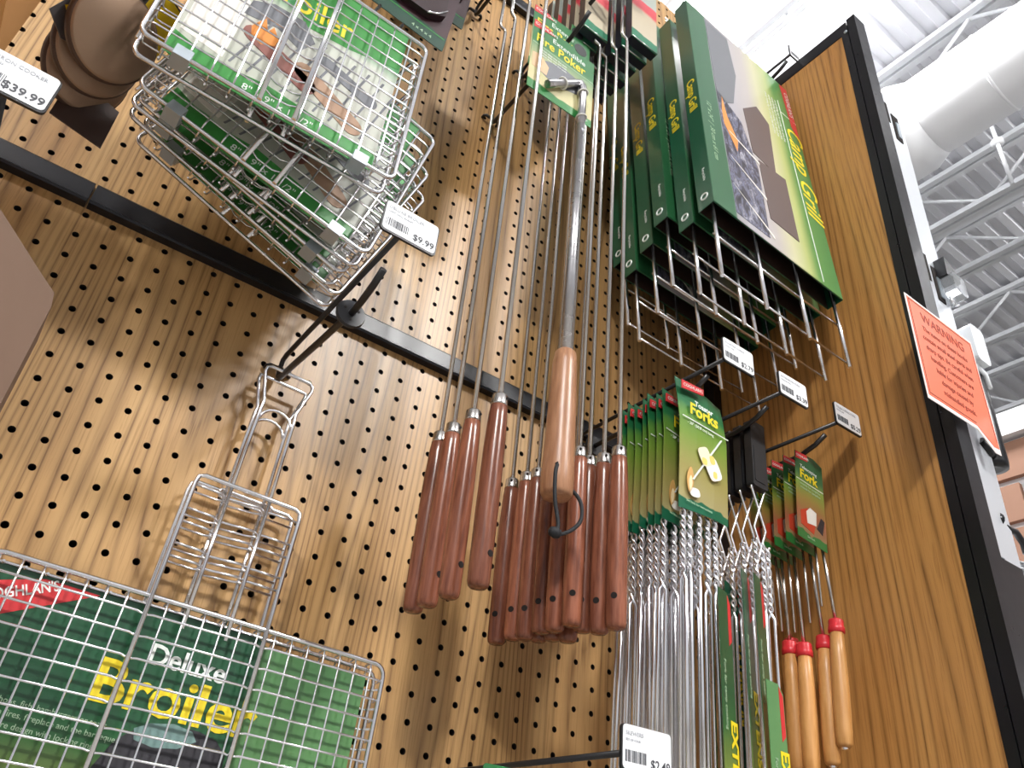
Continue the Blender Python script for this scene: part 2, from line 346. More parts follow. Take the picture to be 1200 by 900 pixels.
# big round duct
dt = thing('air_duct', 'big round white air duct under the roof deck', 'duct', (135.6, 40, 140))
MB().lathe([(9.4, -380), (9.4, -22.5), (9.4, -20)], 40, 'y').build('duct_run', 'duct_white', dt, smooth=True)
MB().lathe([(9.4, -21), (11.2, -17), (11.2, -8), (9.8, -4)], 40, 'y').build('coupling', 'duct_white', dt, smooth=True)
MB().lathe([(9.4, -6), (9.4, 380)], 40, 'y').build('duct_run', 'duct_white', dt, smooth=True)
for k in range(-14, 14):
    if k in (-1,): continue
    MB().lathe([(9.42, -.35), (9.62, -.15), (9.62, .15), (9.42, .35)], 40, 'y', (0, k*12-12, 0)).build('seam', 'duct_white', dt, smooth=True)
for yy in (-60, 0, 60): MB().tube([(0, yy, 9), (0, yy, 38)], .4, 6).build('hanger', 'joist_white', dt)
pp = thing('drop_pipe', 'thin white drop pipe with a round cap under the joists', 'pipe', (164.3, 15.8, 132))
MB().tube([(0, 0, 4), (0, 0, 48.2)], .5, 10).build('pipe', 'joist_white', pp, smooth=True); MB().lathe([(.5, 0), (1.5, .4), (1.5, 1.3), (.5, 1.7)], 16, 'z', (0, 0, 18)).build('cap', 'joist_white', pp, smooth=True)
# ceiling lamps (the area lights sit just below them)
def lamp(loc, sx, sy, label):
    root = thing('ceiling_lamp', label, 'lamp', loc, group='ceiling lamps')
    MB().box(-sx/2-1.5, sx/2+1.5, -sy/2-1.5, sy/2+1.5, .6, 4).build('housing', 'lamp_housing', root)
    MB().box(-sx/2, sx/2, -sy/2, sy/2, .1, .7).build('diffuser', 'lamp_glow', root)
    for dx in (-sx/3, sx/3): MB().tube([(dx, 0, 4), (dx, 0, CZ-loc[2])], .2, 6).build('rod', 'joist_white', root)
lamp((95, 44, 161), 26, 60, 'glaring white ceiling lamp above the camp grills')
lamp((95, -212, 169), 34, 34, 'white ceiling lamp over the aisle on the right')
lamp((-120, -190, 169), 34, 34, 'white ceiling lamp over the aisle on the left')
lamp((235, -40, 169), 34, 34, 'far white ceiling lamp on the right of the duct')
lamp((235, 140, 169), 34, 34, 'farthest white ceiling lamp behind the end panel')

# ================================================================== HOOKS AND PRICE TAGS
def price_tag(parent, x0, z0, y, price, lines, w=2.05, h=1.28):
    MB().prism(rrect(x0, x0+w, z0, z0+h, .14), y, y+.09).build('tag_plate', 'black_plastic', parent)
    pp_ = MB().prism(rrect(x0+.05, x0+w-.05, z0+.07, z0+h-.01, .12), y-.018, y).build('tag_paper', 'paper', parent, label='white printed price label')
    yy = y-.03
    if lines:
        text(lines[0], .17, 'tag_ink_light', pp_, (x0+.14, yy, z0+h-.3)); text(lines[1], .1, 'tag_ink_light', pp_, (x0+.14, yy, z0+h-.46))
    b_ = MB(); rnd = random.Random(len(price)*7+int(x0*10)); xx = x0+.14
    while xx < x0+.98:
        ww = rnd.choice((.014, .02, .035)); b_.box(xx, xx+ww, yy, yy+.01, z0+.26, z0+.58); xx += ww+rnd.choice((.014, .022, .034))
    b_.build('barcode', 'tag_ink', pp_)
    text(price, .36, 'tag_ink', pp_, (x0+w-.1, yy, z0+.2), align='RIGHT', bold=.004)
def peg_hook(name, label, cat, x, z, rod, prong, tag=None, tag_dx=-.7, tag_dz=.12, disc=None, drop=1.1, rod_drop=0.0, sag=0.0):
    """double wire display hook: upper rod carries the price tag, lower prong carries the goods"""
    h = thing(name, label, cat, (x, 0, z))
    MB().tube([(-.5, .2, -.5), (-.5, -.2, -.5), (-.42, -.3, -.5), (.42, -.3, -.5), (.5, -.2, -.5), (.5, .2, -.5)], .1, 8).build('cross_wire', 'black_wire', h, smooth=True)
    if rod: MB().tube([(0, -.3, -.62), (0, -.38, -.1), (0, -.75, 0), (0, -rod, -rod_drop)], .1, 8).build('tag_rod', 'black_wire', h, smooth=True)
    if prong: MB().tube([(0, -.3, -.4), (0, -.45, -drop+.15), (0, -.7, -drop), (0, -prong+1.9, -drop-sag), (0, -prong+1.4, -drop-sag+.06), (0, -prong+.6, -drop-sag+.3), (0, -prong, -drop-sag+.62)], .125, 10).build('prong', 'black_wire', h, smooth=True)
    if disc: 
        d = MB().lathe([(.1, -.09), (.5, -.09), (.54, 0), (.5, .09), (.1, .09)], 24, 'y', (0, disc, -drop-sag)).build('stop_disc', 'black_plastic', h, smooth=False)
        for a in (.6, 2.7, 4.8): MB().lathe([(.05, -.005), (.05, .005)], 8, 'y', (.28*math.cos(a), disc-.1, -drop-sag+.28*math.sin(a))).build('pin_hole', 'hole_dark', d)
    if tag: price_tag(h, tag_dx, -rod_drop+tag_dz, -rod-.06, tag[0], tag[1])
    return h
peg_hook('price_tag_hook', 'black double hook with a $9.99 price tag holding the deluxe broiler', 'hook', 7.6, -.62, 10.0, 9.3, ('$9.99', ('DELUXE BROILER', 'CAMP GRILL BASKET')), -.72, -.15, disc=-7.2, rod_drop=.1, sag=.6)
peg_hook('price_tag_hook', 'black double hook with the $2.79 tag above the toaster fork cards', 'hook', 23.4, 2.35, 9.8, 8.9, ('$2.79', ('TOASTER FORKS', '4 PACK WIRE')), -.05, -.05, disc=-1.4, rod_drop=.1)
peg_hook('price_tag_hook', 'black double hook holding the black-gripped forks, middle of the three lower tags', 'hook', 27.2, 2.35, 9.8, 9.05, ('$3.39', ('EXTENSION FORK', 'CHROME STEEL')), -.05, -.05, rod_drop=.1)
peg_hook('price_tag_hook', 'black double hook with its tag against the end panel, above red-collared forks', 'hook', 31.4, 2.55, 9.8, 9.15, ('$5.29', ('TELESCOPING FORK', 'WOOD GRIP')), -.05, -.05, rod_drop=.1)
peg_hook('price_tag_hook', 'black hook with a large tag in front of the chrome skewers, bottom edge', 'hook', 17.75, -14.45, 9.8, None, ('$2.49', ('SKEWERS', 'SET OF FOUR')), -.05, -.45)
peg_hook('price_tag_hook', 'black hook with the $39.99 tag beside the round cast iron presses', 'hook', -3.3, -2.6, 10.0, 8.0, ('$39.99', ('CAST IRON COOKER', 'ROUND PRESS')), -1.02, -.42)
peg_hook('price_tag_hook', 'black hook with a price tag above the camp grills, against the ceiling', 'hook', 33.2, 33.85, 9.5, 9.2, ('$24.99', ('CAMP GRILL', 'LARGE')), -.05, -.1, rod_drop=.1)
peg_hook('display_hook', 'black double hook behind the fire poker card', 'hook', 15.35, 21.4, None, 9.2)
peg_hook('display_hook', 'black double hook carrying the left row of roasting forks', 'hook', 12.95, 30.0, 9.6, 9.2)
peg_hook('price_tag_hook', 'black hook with white tag above the headed roasting forks', 'hook', 17.0, 27.2, 9.3, 8.8, ('$6.49', ('HOT DOG FORK', 'WOOD GRIP')), .1, -.3)

# ================================================================== ROASTING FORKS WITH WOODEN HANDLES
FG = 'wooden-handled roasting forks'
def make_fork(label, loc):
    t = thing('roasting_fork', label, 'fork', loc, group=FG)
    MB().tube([(0, 0, -.3), (0, 0, 26.3), (-.04, 0, 26.5), (-.34, 0, 26.55), (-.4, 0, 26.75), (-.4, 0, 32)], .095, 8).build('rod', 'nickel', t, smooth=True)
    f_ = MB().lathe([(.12, 0), (.24, -.02), (.285, -.08), (.3, -.42), (.31, -.5)], 20).build('ferrule', 'nickel', t, smooth=True)
    MB().lathe([(.05, 0), (.05, .03)], 10, 'y', (.08, -.31, -.2)).build('pin_hole', 'hole_dark', f_)
    h_ = MB().lathe([(.27, -.42), (.3, -.47), (.335, -.9), (.37, -2.2), (.38, -4.5), (.365, -6.2), (.355, -6.88), (.33, -7.0), (.27, -7.06), (0.05, -7.06)], 24).build('handle', 'red_wood', t, smooth=True)
    MB().lathe([(.115, -.012), (.115, .1)], 14, 'y', (0, -.365, -6.0)).build('lanyard_hole', 'hole_dark', h_)
    return t
ya = [-4.15, -5.09, -6.44, -8.0]
lab_a = ['reddish roasting fork nearest the pegboard in the left-hand row of four', 'reddish roasting fork, second from the pegboard in the left-hand row', 'reddish roasting fork, third from the pegboard in the left-hand row', 'reddish roasting fork hanging foremost in the left-hand row, left of the poker']
fork0 = make_fork(lab_a[0], (13.3, ya[0], -3.3))
for k in range(1, 4): dup(fork0, lab_a[k], (13.3 + (.08 if k == 3 else 0), ya[k], -3.3), (0, 0, (.0, .3, .28, .26)[k]))
# the second row carries folded header cards
t = fork0; row_b = []
def header(parent, x0, x1):
    c_ = MB().box(x0, x1, -.22, .28, 26.75, 33.5).build('header_sleeve', 'shaded_card', parent)  # dark body colour paints in the shade under and between the header cards
    MB().box(x0, x1, -.26, -.22, 26.75, 33.5).build('header_card', 'header_card', c_)
    MB().tube([(x0+.02, -.3, 26.75), (x1-.02, -.3, 26.75)], .03, 6).build('card_wire', 'bright_chrome', c_, smooth=True)
bx = [(17.95, -2.5, -3.0, 'L'), (18.1, -3.35, -2.95, 'L'), (18.95, -3.85, -2.9, 'R'), (18.05, -4.2, -3.1, 'L'), (18.95, -4.7, -3.0, 'R'), (18.1, -5.05, -3.0, 'L'), (18.98, -5.55, -3.2, 'R'), (18.08, -5.9, -3.1, 'L'),
      (18.15, -6.75, -3.05, 'L'), (18.95, -6.4, -3.0, 'R'), (18.98, -7.25, -3.2, 'R'), (19.0, -8.1, -3.2, 'R')]
names_b = ['reddish roasting fork nearest the pegboard behind the poker handle', 'reddish roasting fork, second from the pegboard behind the poker handle'] + \
          ['reddish roasting fork, %s from the pegboard in the right-hand row' % ORD[k] for k in range(2, 11)] + ['reddish roasting fork hanging foremost in the right-hand row beside toaster forks']
for k, (x, y, z, side_) in enumerate(bx):
    r_ = dup(fork0, names_b[k], (x, y, z), (0, 0, 0)); r_['group'] = FG
    for ch in r_.children:
        if ch.name.startswith('handle') or ch.name.startswith('ferrule'): ch.rotation_euler.z = random.uniform(-1.1, -.7)
    header(r_, *((-1.45, .3) if side_ == 'L' else (.12, 2.1)))

# ================================================================== FIRE POKERS
def poker(label, loc, with_tube=True):
    t = thing('fire_poker', label, 'poker', loc)      # origin: top centre of the handle
    cx0, cx1, cz0, cz1 = -3.15, .85, 14.3, 19.5
    c_ = MB().prism([(cx0, cz0), (cx1, cz0+.1), (cx1, cz1), (.35, cz1), (.3, cz1+.9), (-.55, cz1+.9), (-.6, cz1+.2), (cx0, cz1+.15)], -.02, .02).build('card', 'poker_card', t)
    MB().prism([(cx0, cz1-.45), (cx0+1.4, cz1-.15), (cx0+1.0, cz1+.14), (cx0, cz1+.14)], -.032, -.02).build('red_banner', 'red_ink', c_); text('COGHLAN\'S', .26, 'white_ink', c_, (cx0+.06, -.045, cz1-.22), -.02)
    text('Extendible', .52, 'white_ink', c_, (-1.95, -.03, cz1-.72), .02); text('Fire Poker', .88, 'yellow_ink', c_, (-2.95, -.03, cz1-1.42), .02, bold=.012, sx=.86)
    MB().box(cx0+.05, cx1-.02, -.03, -.02, cz1-1.68, cz1-1.64).build('print_line', 'pale_green_ink', c_)
    for k in range(3): text('reaches deep into the coals', .16, 'white_ink', c_, (-2.7, -.03, cz1-1.95-.2*k))
    MB().prism([(-2.9, 16.1), (-1.6, 15.6), (.1, 16.2), (.1, 17.2), (-1.2, 17.4), (-2.2, 17.0)], -.028, -.02).build('print_logs', 'grate_ink', c_)
    MB().prism([(-3.0, 16.0), (-2.1, 15.9), (-2.0, 16.6), (-2.6, 17.2), (-3.05, 17.0)], -.032, -.02).build('print_hand', 'skin_ink', c_)
    text('40"', .34, 'white_ink', c_, (.15, -.03, cz0+.2))
    MB().lathe([(.42, -.03), (.42, .0)], 20, 'y', (-.12, 0, cz1+.35)).build('hang_slot', 'black_plastic', c_)
    if with_tube:
        MB().tube([(0, -.3, 0), (0, -.3, 13.6)], .235, 16).build('lower_tube', 'tube_steel', t, smooth=True)
        u_ = MB().tube([(0, -.3, 13.4), (0, -.3, 16.3), (-.02, -.27, 16.6), (-.14, -.25, 16.78), (-.4, -.25, 16.6), (-2.15, -.27, 14.95)], .2, 14).build('hook_tip', 'tube_steel', t, smooth=True)
        MB().lathe([(.09, 0), (.09, .02)], 12, 'y', (-.02, -.53, 13.1)).build('rivet', 'bright_chrome', u_)
        for z_ in (16.1, 14.2):
            MB().tube([(.25*math.cos(a), -.3+.25*math.sin(a), z_+.05*math.cos(a)) for a in [q*math.pi/8 for q in range(16)]], .045, 6, closed=True).build('twist_tie', 'white_tie', c_, smooth=True)
        MB().tube([(-1.25+.2*math.sin(a), -.27+.26*math.cos(a), 15.8-.2*math.sin(a)) for a in [q*math.pi/8 for q in range(16)]], .05, 6, closed=True).build('twist_tie', 'white_tie', c_, smooth=True)
        h_ = MB().lathe([(.2, .12), (.33, .1), (.42, 0), (.48, -.5), (.52, -2.0), (.57, -4.4), (.6, -5.4), (.57, -6.0), (.5, -6.15), (.1, -6.15)], 28, 'z', (0, -.3, 0)).build('handle', 'tan_wood', t, smooth=True)
        MB().lathe([(.09, -.02), (.09, .05)], 12, 'y', (-.36, -.75, -5.15)).build('cord_hole', 'hole_dark', h_)
        k_ = [(-.36, -.72, -5.15), (-.52, -.85, -5.6), (-.5, -.9, -6.6), (-.3, -.9, -7.4), (-.34, -.92, -7.75), (-.1, -.9, -7.72), (.35, -.9, -7.4), (.72, -.85, -6.9), (.78, -.7, -6.2), (.6, -.4, -5.7), (.4, -.1, -5.5)]
        from mathutils import geometry
        pts = []
        for a in range(len(k_)-1):
            for s_ in range(4):
                p0 = Vector(k_[max(a-1, 0)]); p1 = Vector(k_[a]); p2 = Vector(k_[a+1]); p3 = Vector(k_[min(a+2, len(k_)-1)]); u = s_/4
                pts.append(.5*((2*p1)+(-p0+p2)*u+(2*p0-5*p1+4*p2-p3)*u*u+(-p0+3*p1-3*p2+p3)*u**3))
        pts.append(Vector(k_[-1]))
        l_ = MB().tube(pts, .07, 8).build('lanyard', 'cord', t, smooth=True)
        MB().lathe([(.03, -.24), (.16, -.18), (.2, 0), (.16, .16), (.05, .22)], 10, 'x', (-.42, -.92, -7.78)).build('knot', 'cord', l_, smooth=True)
    return t
poker('steel extendible fire poker on a green card with tan handle and black cord', (16.05, -7.85, -.25))
poker('green fire poker card tucked behind the front poker at the top edge', (16.9, -6.3, 3.9), False)['category'] = 'card'

# ================================================================== WIRE BROILERS (TOP LEFT)
def wavy(x0, x1, z, y, dips):
    p = [(x0, y, z)]
    for a, b_ in dips: p += [(a-.25, y, z), (a, y, z-.14), (b_, y, z-.14), (b_+.25, y, z)]
    return p + [(x1, y, z)]
def broiler(label, loc, rot, clip_mat='galvanised'):
    t = thing('wire_broiler', label, 'broiler', loc, rot, 'wire broilers at the top left')   # origin: lower left front corner
    W, H, D = 9.15, 8.0, .95
    for nm, y, s in (('front', 0, 1), ('back', D, -1)):
        fr_ = MB().tube(loop3(rrect(0, W, 0, H, .35), y), .085, 8, closed=True).build(nm+'_frame', 'chrome', t, smooth=True)
        g_ = MB()
        for k in range(1, 12):
            x = k*W/12
            g_.tube([(x, y+s*.4, .0), (x, y+s*.02, .3), (x, y-s*.03, .5), (x, y-s*.03, H-.4), (x, y+s*.04, H)], .04, 5)
        for k in range(1, 12):
            z = k*H/12
            g_.tube([(.02, y+s*.55, z+.05), (.12, y, z)] + [(a, y-s*.03, c) for a, _, c in wavy(.3, W-.3, z, y, [(4.25, 4.85)])] + [(W-.12, y, z), (W+.02, y+s*.55, z+.05)], .038, 5)
        g_.build(nm+'_grid', 'chrome', t, smooth=True)
        r_ = MB()
        for x in (3.95, 5.2): r_.tube([(x, y-s*.1, -.02), (x, y-s*.1, H+5)], .085, 8)
        r_.build(nm+'_handle_rods', 'chrome', t, smooth=True)
    for x in (-.02, W+.02): MB().tube([(x, .45, .15), (x, .45, H-.15)], .06, 6).build('side_rod', 'chrome', t, smooth=True)
    for x in (1.35, 7.75): MB().prism([(x-.28, -.16), (x+.28, -.16), (x+.3, .3), (x-.26, .3)], -.13, D*.55).build('clip', clip_mat, t)
    y = .3
    c_ = MB().prism(rrect(.75, 8.35, .12, 8.6, .3), y, y+.03).build('card', 'broiler_card', t)
    yy = y-.012
    MB().prism([(4.4, 5.2), (6.2, 5.45), (8.3, 6.1), (8.3, 8.3), (4.0, 8.55), (3.8, 6.6)], yy, y).build('green_print', 'leaf_ink', c_)
    text('Broiler', 1.55, 'yellow_ink', c_, (2.6, yy-.01, 5.7), -.06, bold=.02, sx=.82)
    MB().prism([(.8, .14), (8.3, .14), (8.3, .95), (4, 1.25), (2.2, .9), (.8, 1.3)], yy, y).build('green_strip', 'leaf_ink', c_)
    text('8" x 9" x 1 1/2"', .42, 'white_ink', c_, (3.3, yy-.01, .45), 0)
    pr = MB()
    for k in range(9): pr.prism([(2.6+.62*k, 1.3), (2.68+.62*k, 1.3), (3.6+.62*k, 4.8), (3.5+.62*k, 4.8)], yy-.004, y)
    pr.build('print_grate', 'grate_ink', c_)
    def saus(x0, z0, x1, z1, r, mat, nm):
        d = Vector((x1-x0, z1-z0)).normalized(); nrm = Vector((-d.y, d.x)); poly = []
        for cx, cz, a0 in ((x1, z1, -90), (x0, z0, 90)):
            for q in range(7):
                a = math.radians(a0+30*q); e = d*math.cos(a)*r+nrm*math.sin(a)*r; poly.append((cx+e.x, cz+e.y))
        MB().prism(poly, yy-.014, y).build(nm, mat, c_)
    saus(5.0, 2.9, 7.2, 1.7, .42, 'bread_ink', 'print_sausage'); saus(3.0, 3.2, 5.2, 2.3, .4, 'sausage_ink', 'print_sausage'); saus(5.6, 4.0, 7.6, 3.4, .3, 'grate_ink', 'print_sausage')
    MB().prism([(2.9, 3.1), (3.3, 2.9), (3.75, 3.2), (3.8, 3.6), (3.5, 4.1), (3.35, 3.7), (3.15, 4.3), (2.95, 3.9), (2.8, 3.5)], yy-.018, y).build('print_flame', 'flame_ink', c_)
    MB().prism([(2.4, 3.9), (3.6, 4.2), (4.6, 3.8), (5.0, 4.6), (4.4, 5.4), (3.2, 5.3), (2.5, 4.8)], yy-.002, y).build('print_smoke', 'grate_ink', c_)
    MB().prism([(.9, 1.5), (2.4, 1.3), (2.5, 4.6), (.9, 5.5)], yy, y).build('painted_glare', 'marsh_ink', c_)  # pale patch paints the glare on the left of the card
    return t
broiler('foremost chrome wire broiler basket with green sausage card, top left', (-1.62, -8.3, 3.3), (0, .01, 0))
broiler('second chrome wire broiler basket, tilted below the foremost one', (-1.1, -6.55, 3.0), (-.02, .225, .0))
broiler('third chrome wire broiler basket in shade, tilted behind the second', (-1.1, -5.2, 3.75), (-.02, .34, .0))
broiler('chrome wire broiler basket nearest the pegboard, lowest corner above rail', (-.6, -3.9, 3.95), (-.02, .365, .0))

# ================================================================== DELUXE BROILER (BOTTOM LEFT)
t = thing('deluxe_broiler', 'large chrome wire deluxe broiler with long handle and green card, bottom left', 'broiler', (7.85, -.85, -1.75), (0, .034, 0))
for nm, y, s, k_ in (('front', -.42, 1, 0), ('back', .25, -1, .12)):
    hp = [(-.72, y, -5.5), (-.68, y, -1.9), (-.66, y, -1.55), (-.98, y, -.35), (-.96, y, -.14), (-.8, y, -.02-k_), (.8, y, -.02-k_), (.96, y, -.14), (.98, y, -.35), (.66, y, -1.55), (.68, y, -1.9), (.72, y, -5.5)]
    MB().tube(hp, .075, 8).build(nm+'_handle', 'chrome', t, smooth=True)
    MB().tube([(-.62, y, -2.3-k_)] + [(-.62*math.cos(a), y, -2.3-k_+.55*math.sin(a)) for a in [q*math.pi/10 for q in range(1, 10)]] + [(.62, y, -2.3-k_)], .06, 8).build(nm+'_handle_loop', 'chrome', t, smooth=True)
    sh = MB()
    sh.tube([(-1.95, y-s*.05, -18.4), (-1.95, y-s*.05, -5.6), (-1.9, y-s*.05, -5.32), (-1.7, y-s*.05, -5.22), (1.7, y-s*.05, -5.22), (1.9, y-s*.05, -5.32), (1.95, y-s*.05, -5.6), (1.95, y-s*.05, -18.4)], .085, 8)
    for x in (-.72, .72): sh.tube([(x, y, -5.2), (x, y, -10.3)], .08, 8)
    sh.build(nm+'_shoulder', 'chrome', t, smooth=True)
    rg = MB()
    for z in (-5.62, -6.5, -6.98, -7.75, -8.2):
        rg.tube([(-1.93, y, z), (-.95, y, z), (-.75, y+s*.18, z-.02), (-.5, y, z-.08), (.45, y, z), (.72, y+s*.18, z), (.95, y, z-.04), (1.93, y, z-.04)], .05, 6)
    rg.build(nm+'_rungs', 'chrome', t, smooth=True)
    MB().tube(loop3(rrect(-6.6, 6.55, -18.6, -9.6-k_, .4), y), .085, 8, closed=True).build(nm+'_frame', 'chrome', t, smooth=True)
    g_ = MB(); x = -6.3+k_*1.2
    while x < 6.4:
        if abs(abs(x)-1.95) > .25: g_.tube([(x, y+s*.45, -9.66-k_), (x, y+s*.05, -9.62-k_), (x, y-s*.03, -9.9), (x, y-s*.03, -18.3), (x, y, -18.6)], .04, 6)
        x += .615
    z = -10.15-k_*2
    while z > -18.4:
        g_.tube([(-6.6, y+s*.4, z), (-6.5, y, z)] + [(-6.3, y-s*.06, z), (-2.2, y-s*.06, z), (-1.95, y+s*.03, z-.05), (-1.7, y-s*.06, z-.02), (1.7, y-s*.06, z), (1.95, y+s*.03, z-.05), (2.2, y-s*.06, z), (6.3, y-s*.06, z)] + [(6.48, y, z), (6.56, y+s*.4, z)], .042, 6)
        z -= .665
    g_.build(nm+'_grid', 'bright_chrome', t, smooth=True)
MB().tube(loop3(rrect(-.98, .98, -5.58, -5.3, .1), -.08), .06, 8, closed=True).build('slide_ring', 'chrome', t, smooth=True)
c_ = MB().prism(rrect(-6.3, 2.0, -18.3, -9.85, .1), -.1, -.07).build('card', 'deluxe_card', t)
MB().prism(rrect(1.95, 6.05, -18.3, -10.02, .1), -.09, -.06).build('card_flap', 'deluxe_card_light', t, label='pale green card beside the dark card')
yy = -.115
MB().prism([(-6.28, -11.2), (-5.9, -11.35), (-3.3, -9.95), (-4.9, -9.93), (-6.28, -10.4)], yy, -.1).build('red_banner', 'red_ink', c_)
text('COGHLAN\'S', .44, 'white_ink', c_, (-6.2, yy-.012, -10.98), -.44, bold=.008, sx=.8)
text('Deluxe', .86, 'white_ink', c_, (-1.35, yy, -11.45), .02, bold=.016); text('Broiler', 1.72, 'yellow_ink', c_, (-2.65, yy, -12.8), .02, bold=.04, sx=1.06)
for k, s_ in enumerate(('holds steaks, chops, fish, hamburgers or toast', 'over wood open fires, fireplace and the barbeque', 'sturdy chrome wire design with locking ring', 'folds flat')):
    text(s_, .235, 'pale_green_ink', c_, (-6.1, yy, -13.35-.3*k), .03, sx=1.0)
MB().prism([(-1.9, -18.2), (1.9, -18.2), (1.9, -13.5), (1.5, -13.15), (.9, -13.0), (0, -13.0), (-.8, -13.2), (-1.4, -13.7), (-1.8, -14.6)], yy+.004, -.1).build('print_pan', 'char_ink', c_)
MB().prism([(-1.0, -13.3), (-.6, -13.08), (.1, -12.95), (.7, -13.05), (.9, -13.3), (.4, -13.6), (-.3, -13.7), (-.9, -13.6)], yy, -.1).build('print_gleam', 'blue_ink', c_)
MB().prism([(-6.2, -18), (-1, -18), (-1.5, -15.6), (-4, -15.2), (-6.2, -15.4)], yy+.004, -.1).build('print_food', 'bread_ink', c_)

# ================================================================== DARK CARDED PACKS (TOP, ABOVE BROILERS)
corners = [(508, 9.05, -6.3, 15.0, .02), (518, 9.35, -5.3, 16.95, .0), (541, 10.3, -4.0, 21.2, .02), (541, 10.45, -4.7, 20.0, .0), (545, 10.6, -3.0, 23.4, .0), (545, 10.8, -2.2, 25.0, .02)]
dn_ = ['dark carded utensil pack lowest and foremost above the broilers', 'dark carded utensil pack second from the front above the broilers', 'dark carded utensil pack fourth from the front above the broilers', 'dark carded utensil pack third from the front above the broilers', 'dark carded utensil pack fifth from the front, cut by the top edge', 'dark carded utensil pack nearest the pegboard, cut by the top edge']
for k, (_, xr, y, zb, rr) in enumerate(corners):
    t = thing('carded_pack', dn_[k], 'pack', (xr-4.4, y, zb), (0, .05+rr, 0), 'dark carded packs')
    c_ = MB().prism(rrect(0, 4.4, 0, 9, .08), 0, .04).build('card', 'dark_card', t)
    text('4 x 4 x 4', .3, 'pale_green_ink', c_, (2.6, -.012, .3)); MB().box(.1, 4.3, -.01, 0, .82, .88).build('print_line', 'leaf_ink', c_)
    MB().prism([(.5, 1.6), (1.4, 1.3), (3.2, 1.4), (3.9, 2.0), (3.7, 4.2), (.9, 4.2)], -.35, -.01).build('bubble', 'wine_card', t)
    MB().tube([(3.0, -.4, 1.3), (3.5, -.42, 1.7), (3.9, -.4, 2.4)], .05, 6).build('wire', 'chrome', t, smooth=True)

# ================================================================== CAST IRON ROUND PRESSES (LEFT)
n_ = Vector((.55, -.70, -.45)).normalized(); q_ = Vector((0, -1, 0)).rotation_difference(n_).to_euler()
for k, (cx, cy, cz, lab) in enumerate([(-2.33, -6.5, 4.48, 'foremost round brown cast iron press on a yellow card'), (-2.62, -5.4, 4.61, 'second round cast iron press, half hidden by the foremost'), (-2.77, -4.3, 4.73, 'third round cast iron press, dark under the other two')]):
    t = thing('cast_iron_press', lab, 'press', (cx, cy, cz), q_, 'round cast iron presses')
    MB().lathe([(.1, -.12), (1.42, -.12), (1.5, -.06), (1.53, .04), (1.5, .2), (1.2, .34), (.1, .36)], 48, 'y').build('iron_disc', 'cast_iron', t, smooth=True)
    MB().lathe([(1.5, -.04), (1.58, .02), (1.58, .2), (1.5, .24)], 48, 'y').build('rim', 'iron_rim', t, smooth=True)
    MB().tube([(0, .3, 1.4), (0, .4, 6)], .13, 8).build('handle_rod', 'black_wire', t, smooth=True)
    if k: continue
    b_ = MB().prism([(-1.75, -.75), (-1.0, -1.2), (1.75, -.4), (1.75, 2.6), (-.6, 2.9)], .5, .56).build('backing_card', 'grey_card', t)
    MB().prism([(-1.5, -.3), (-.9, -.75), (-.2, -.5), (-.4, .9)], .46, .5).build('yellow_stripe', 'yellow_card', b_)
    MB().prism([(.4, .6), (1.75, .2), (1.75, 2.5), (.4, 2.7)], .46, .5).build('yellow_panel', 'yellow_card', b_)
tag_obj(MB().prism([(-.9, .3), (.93, -.1), (.9, 1.8), (-.9, 2.4)], -.03, .03).build('backing_sheet', 'brown_card', None, (-2.3, -3.5, 2.45)), 'dark brown card corner sticking out below the round iron presses', 'card')

# cardboard cartons at the left edge
ct = thing('carton', 'light tan cardboard carton corner at the top left', 'carton', (-4.9, -8.2, 0.6))
MB().box(-3.5, .42, -1.8, 1.5, 0, 7).build('box_body', 'kraft', ct); MB().box(-3.5, .43, -1.82, -1.8, 3.0, 3.6).build('tape', 'kraft_dark', ct)
ct = thing('carton', 'large brown cardboard pack leaning in from the left edge', 'carton', (-4.5, -9.5, -12.0), (0, 0, 0))
MB().prism([(-1.5, -3), (4.33, -3), (4.33, 3.85), (4.26, 4.2), (3.9, 4.5), (2.53, 5.7), (-1.5, 8.0)], -.8, 1.0).build('pack_body', 'kraft_dark', ct)
MB().prism([(-1.5, -3), (3.2, -3), (3.2, 3.6), (-1.5, 6.5)], -.83, -.8).build('pack_flap', 'kraft_dark', ct)

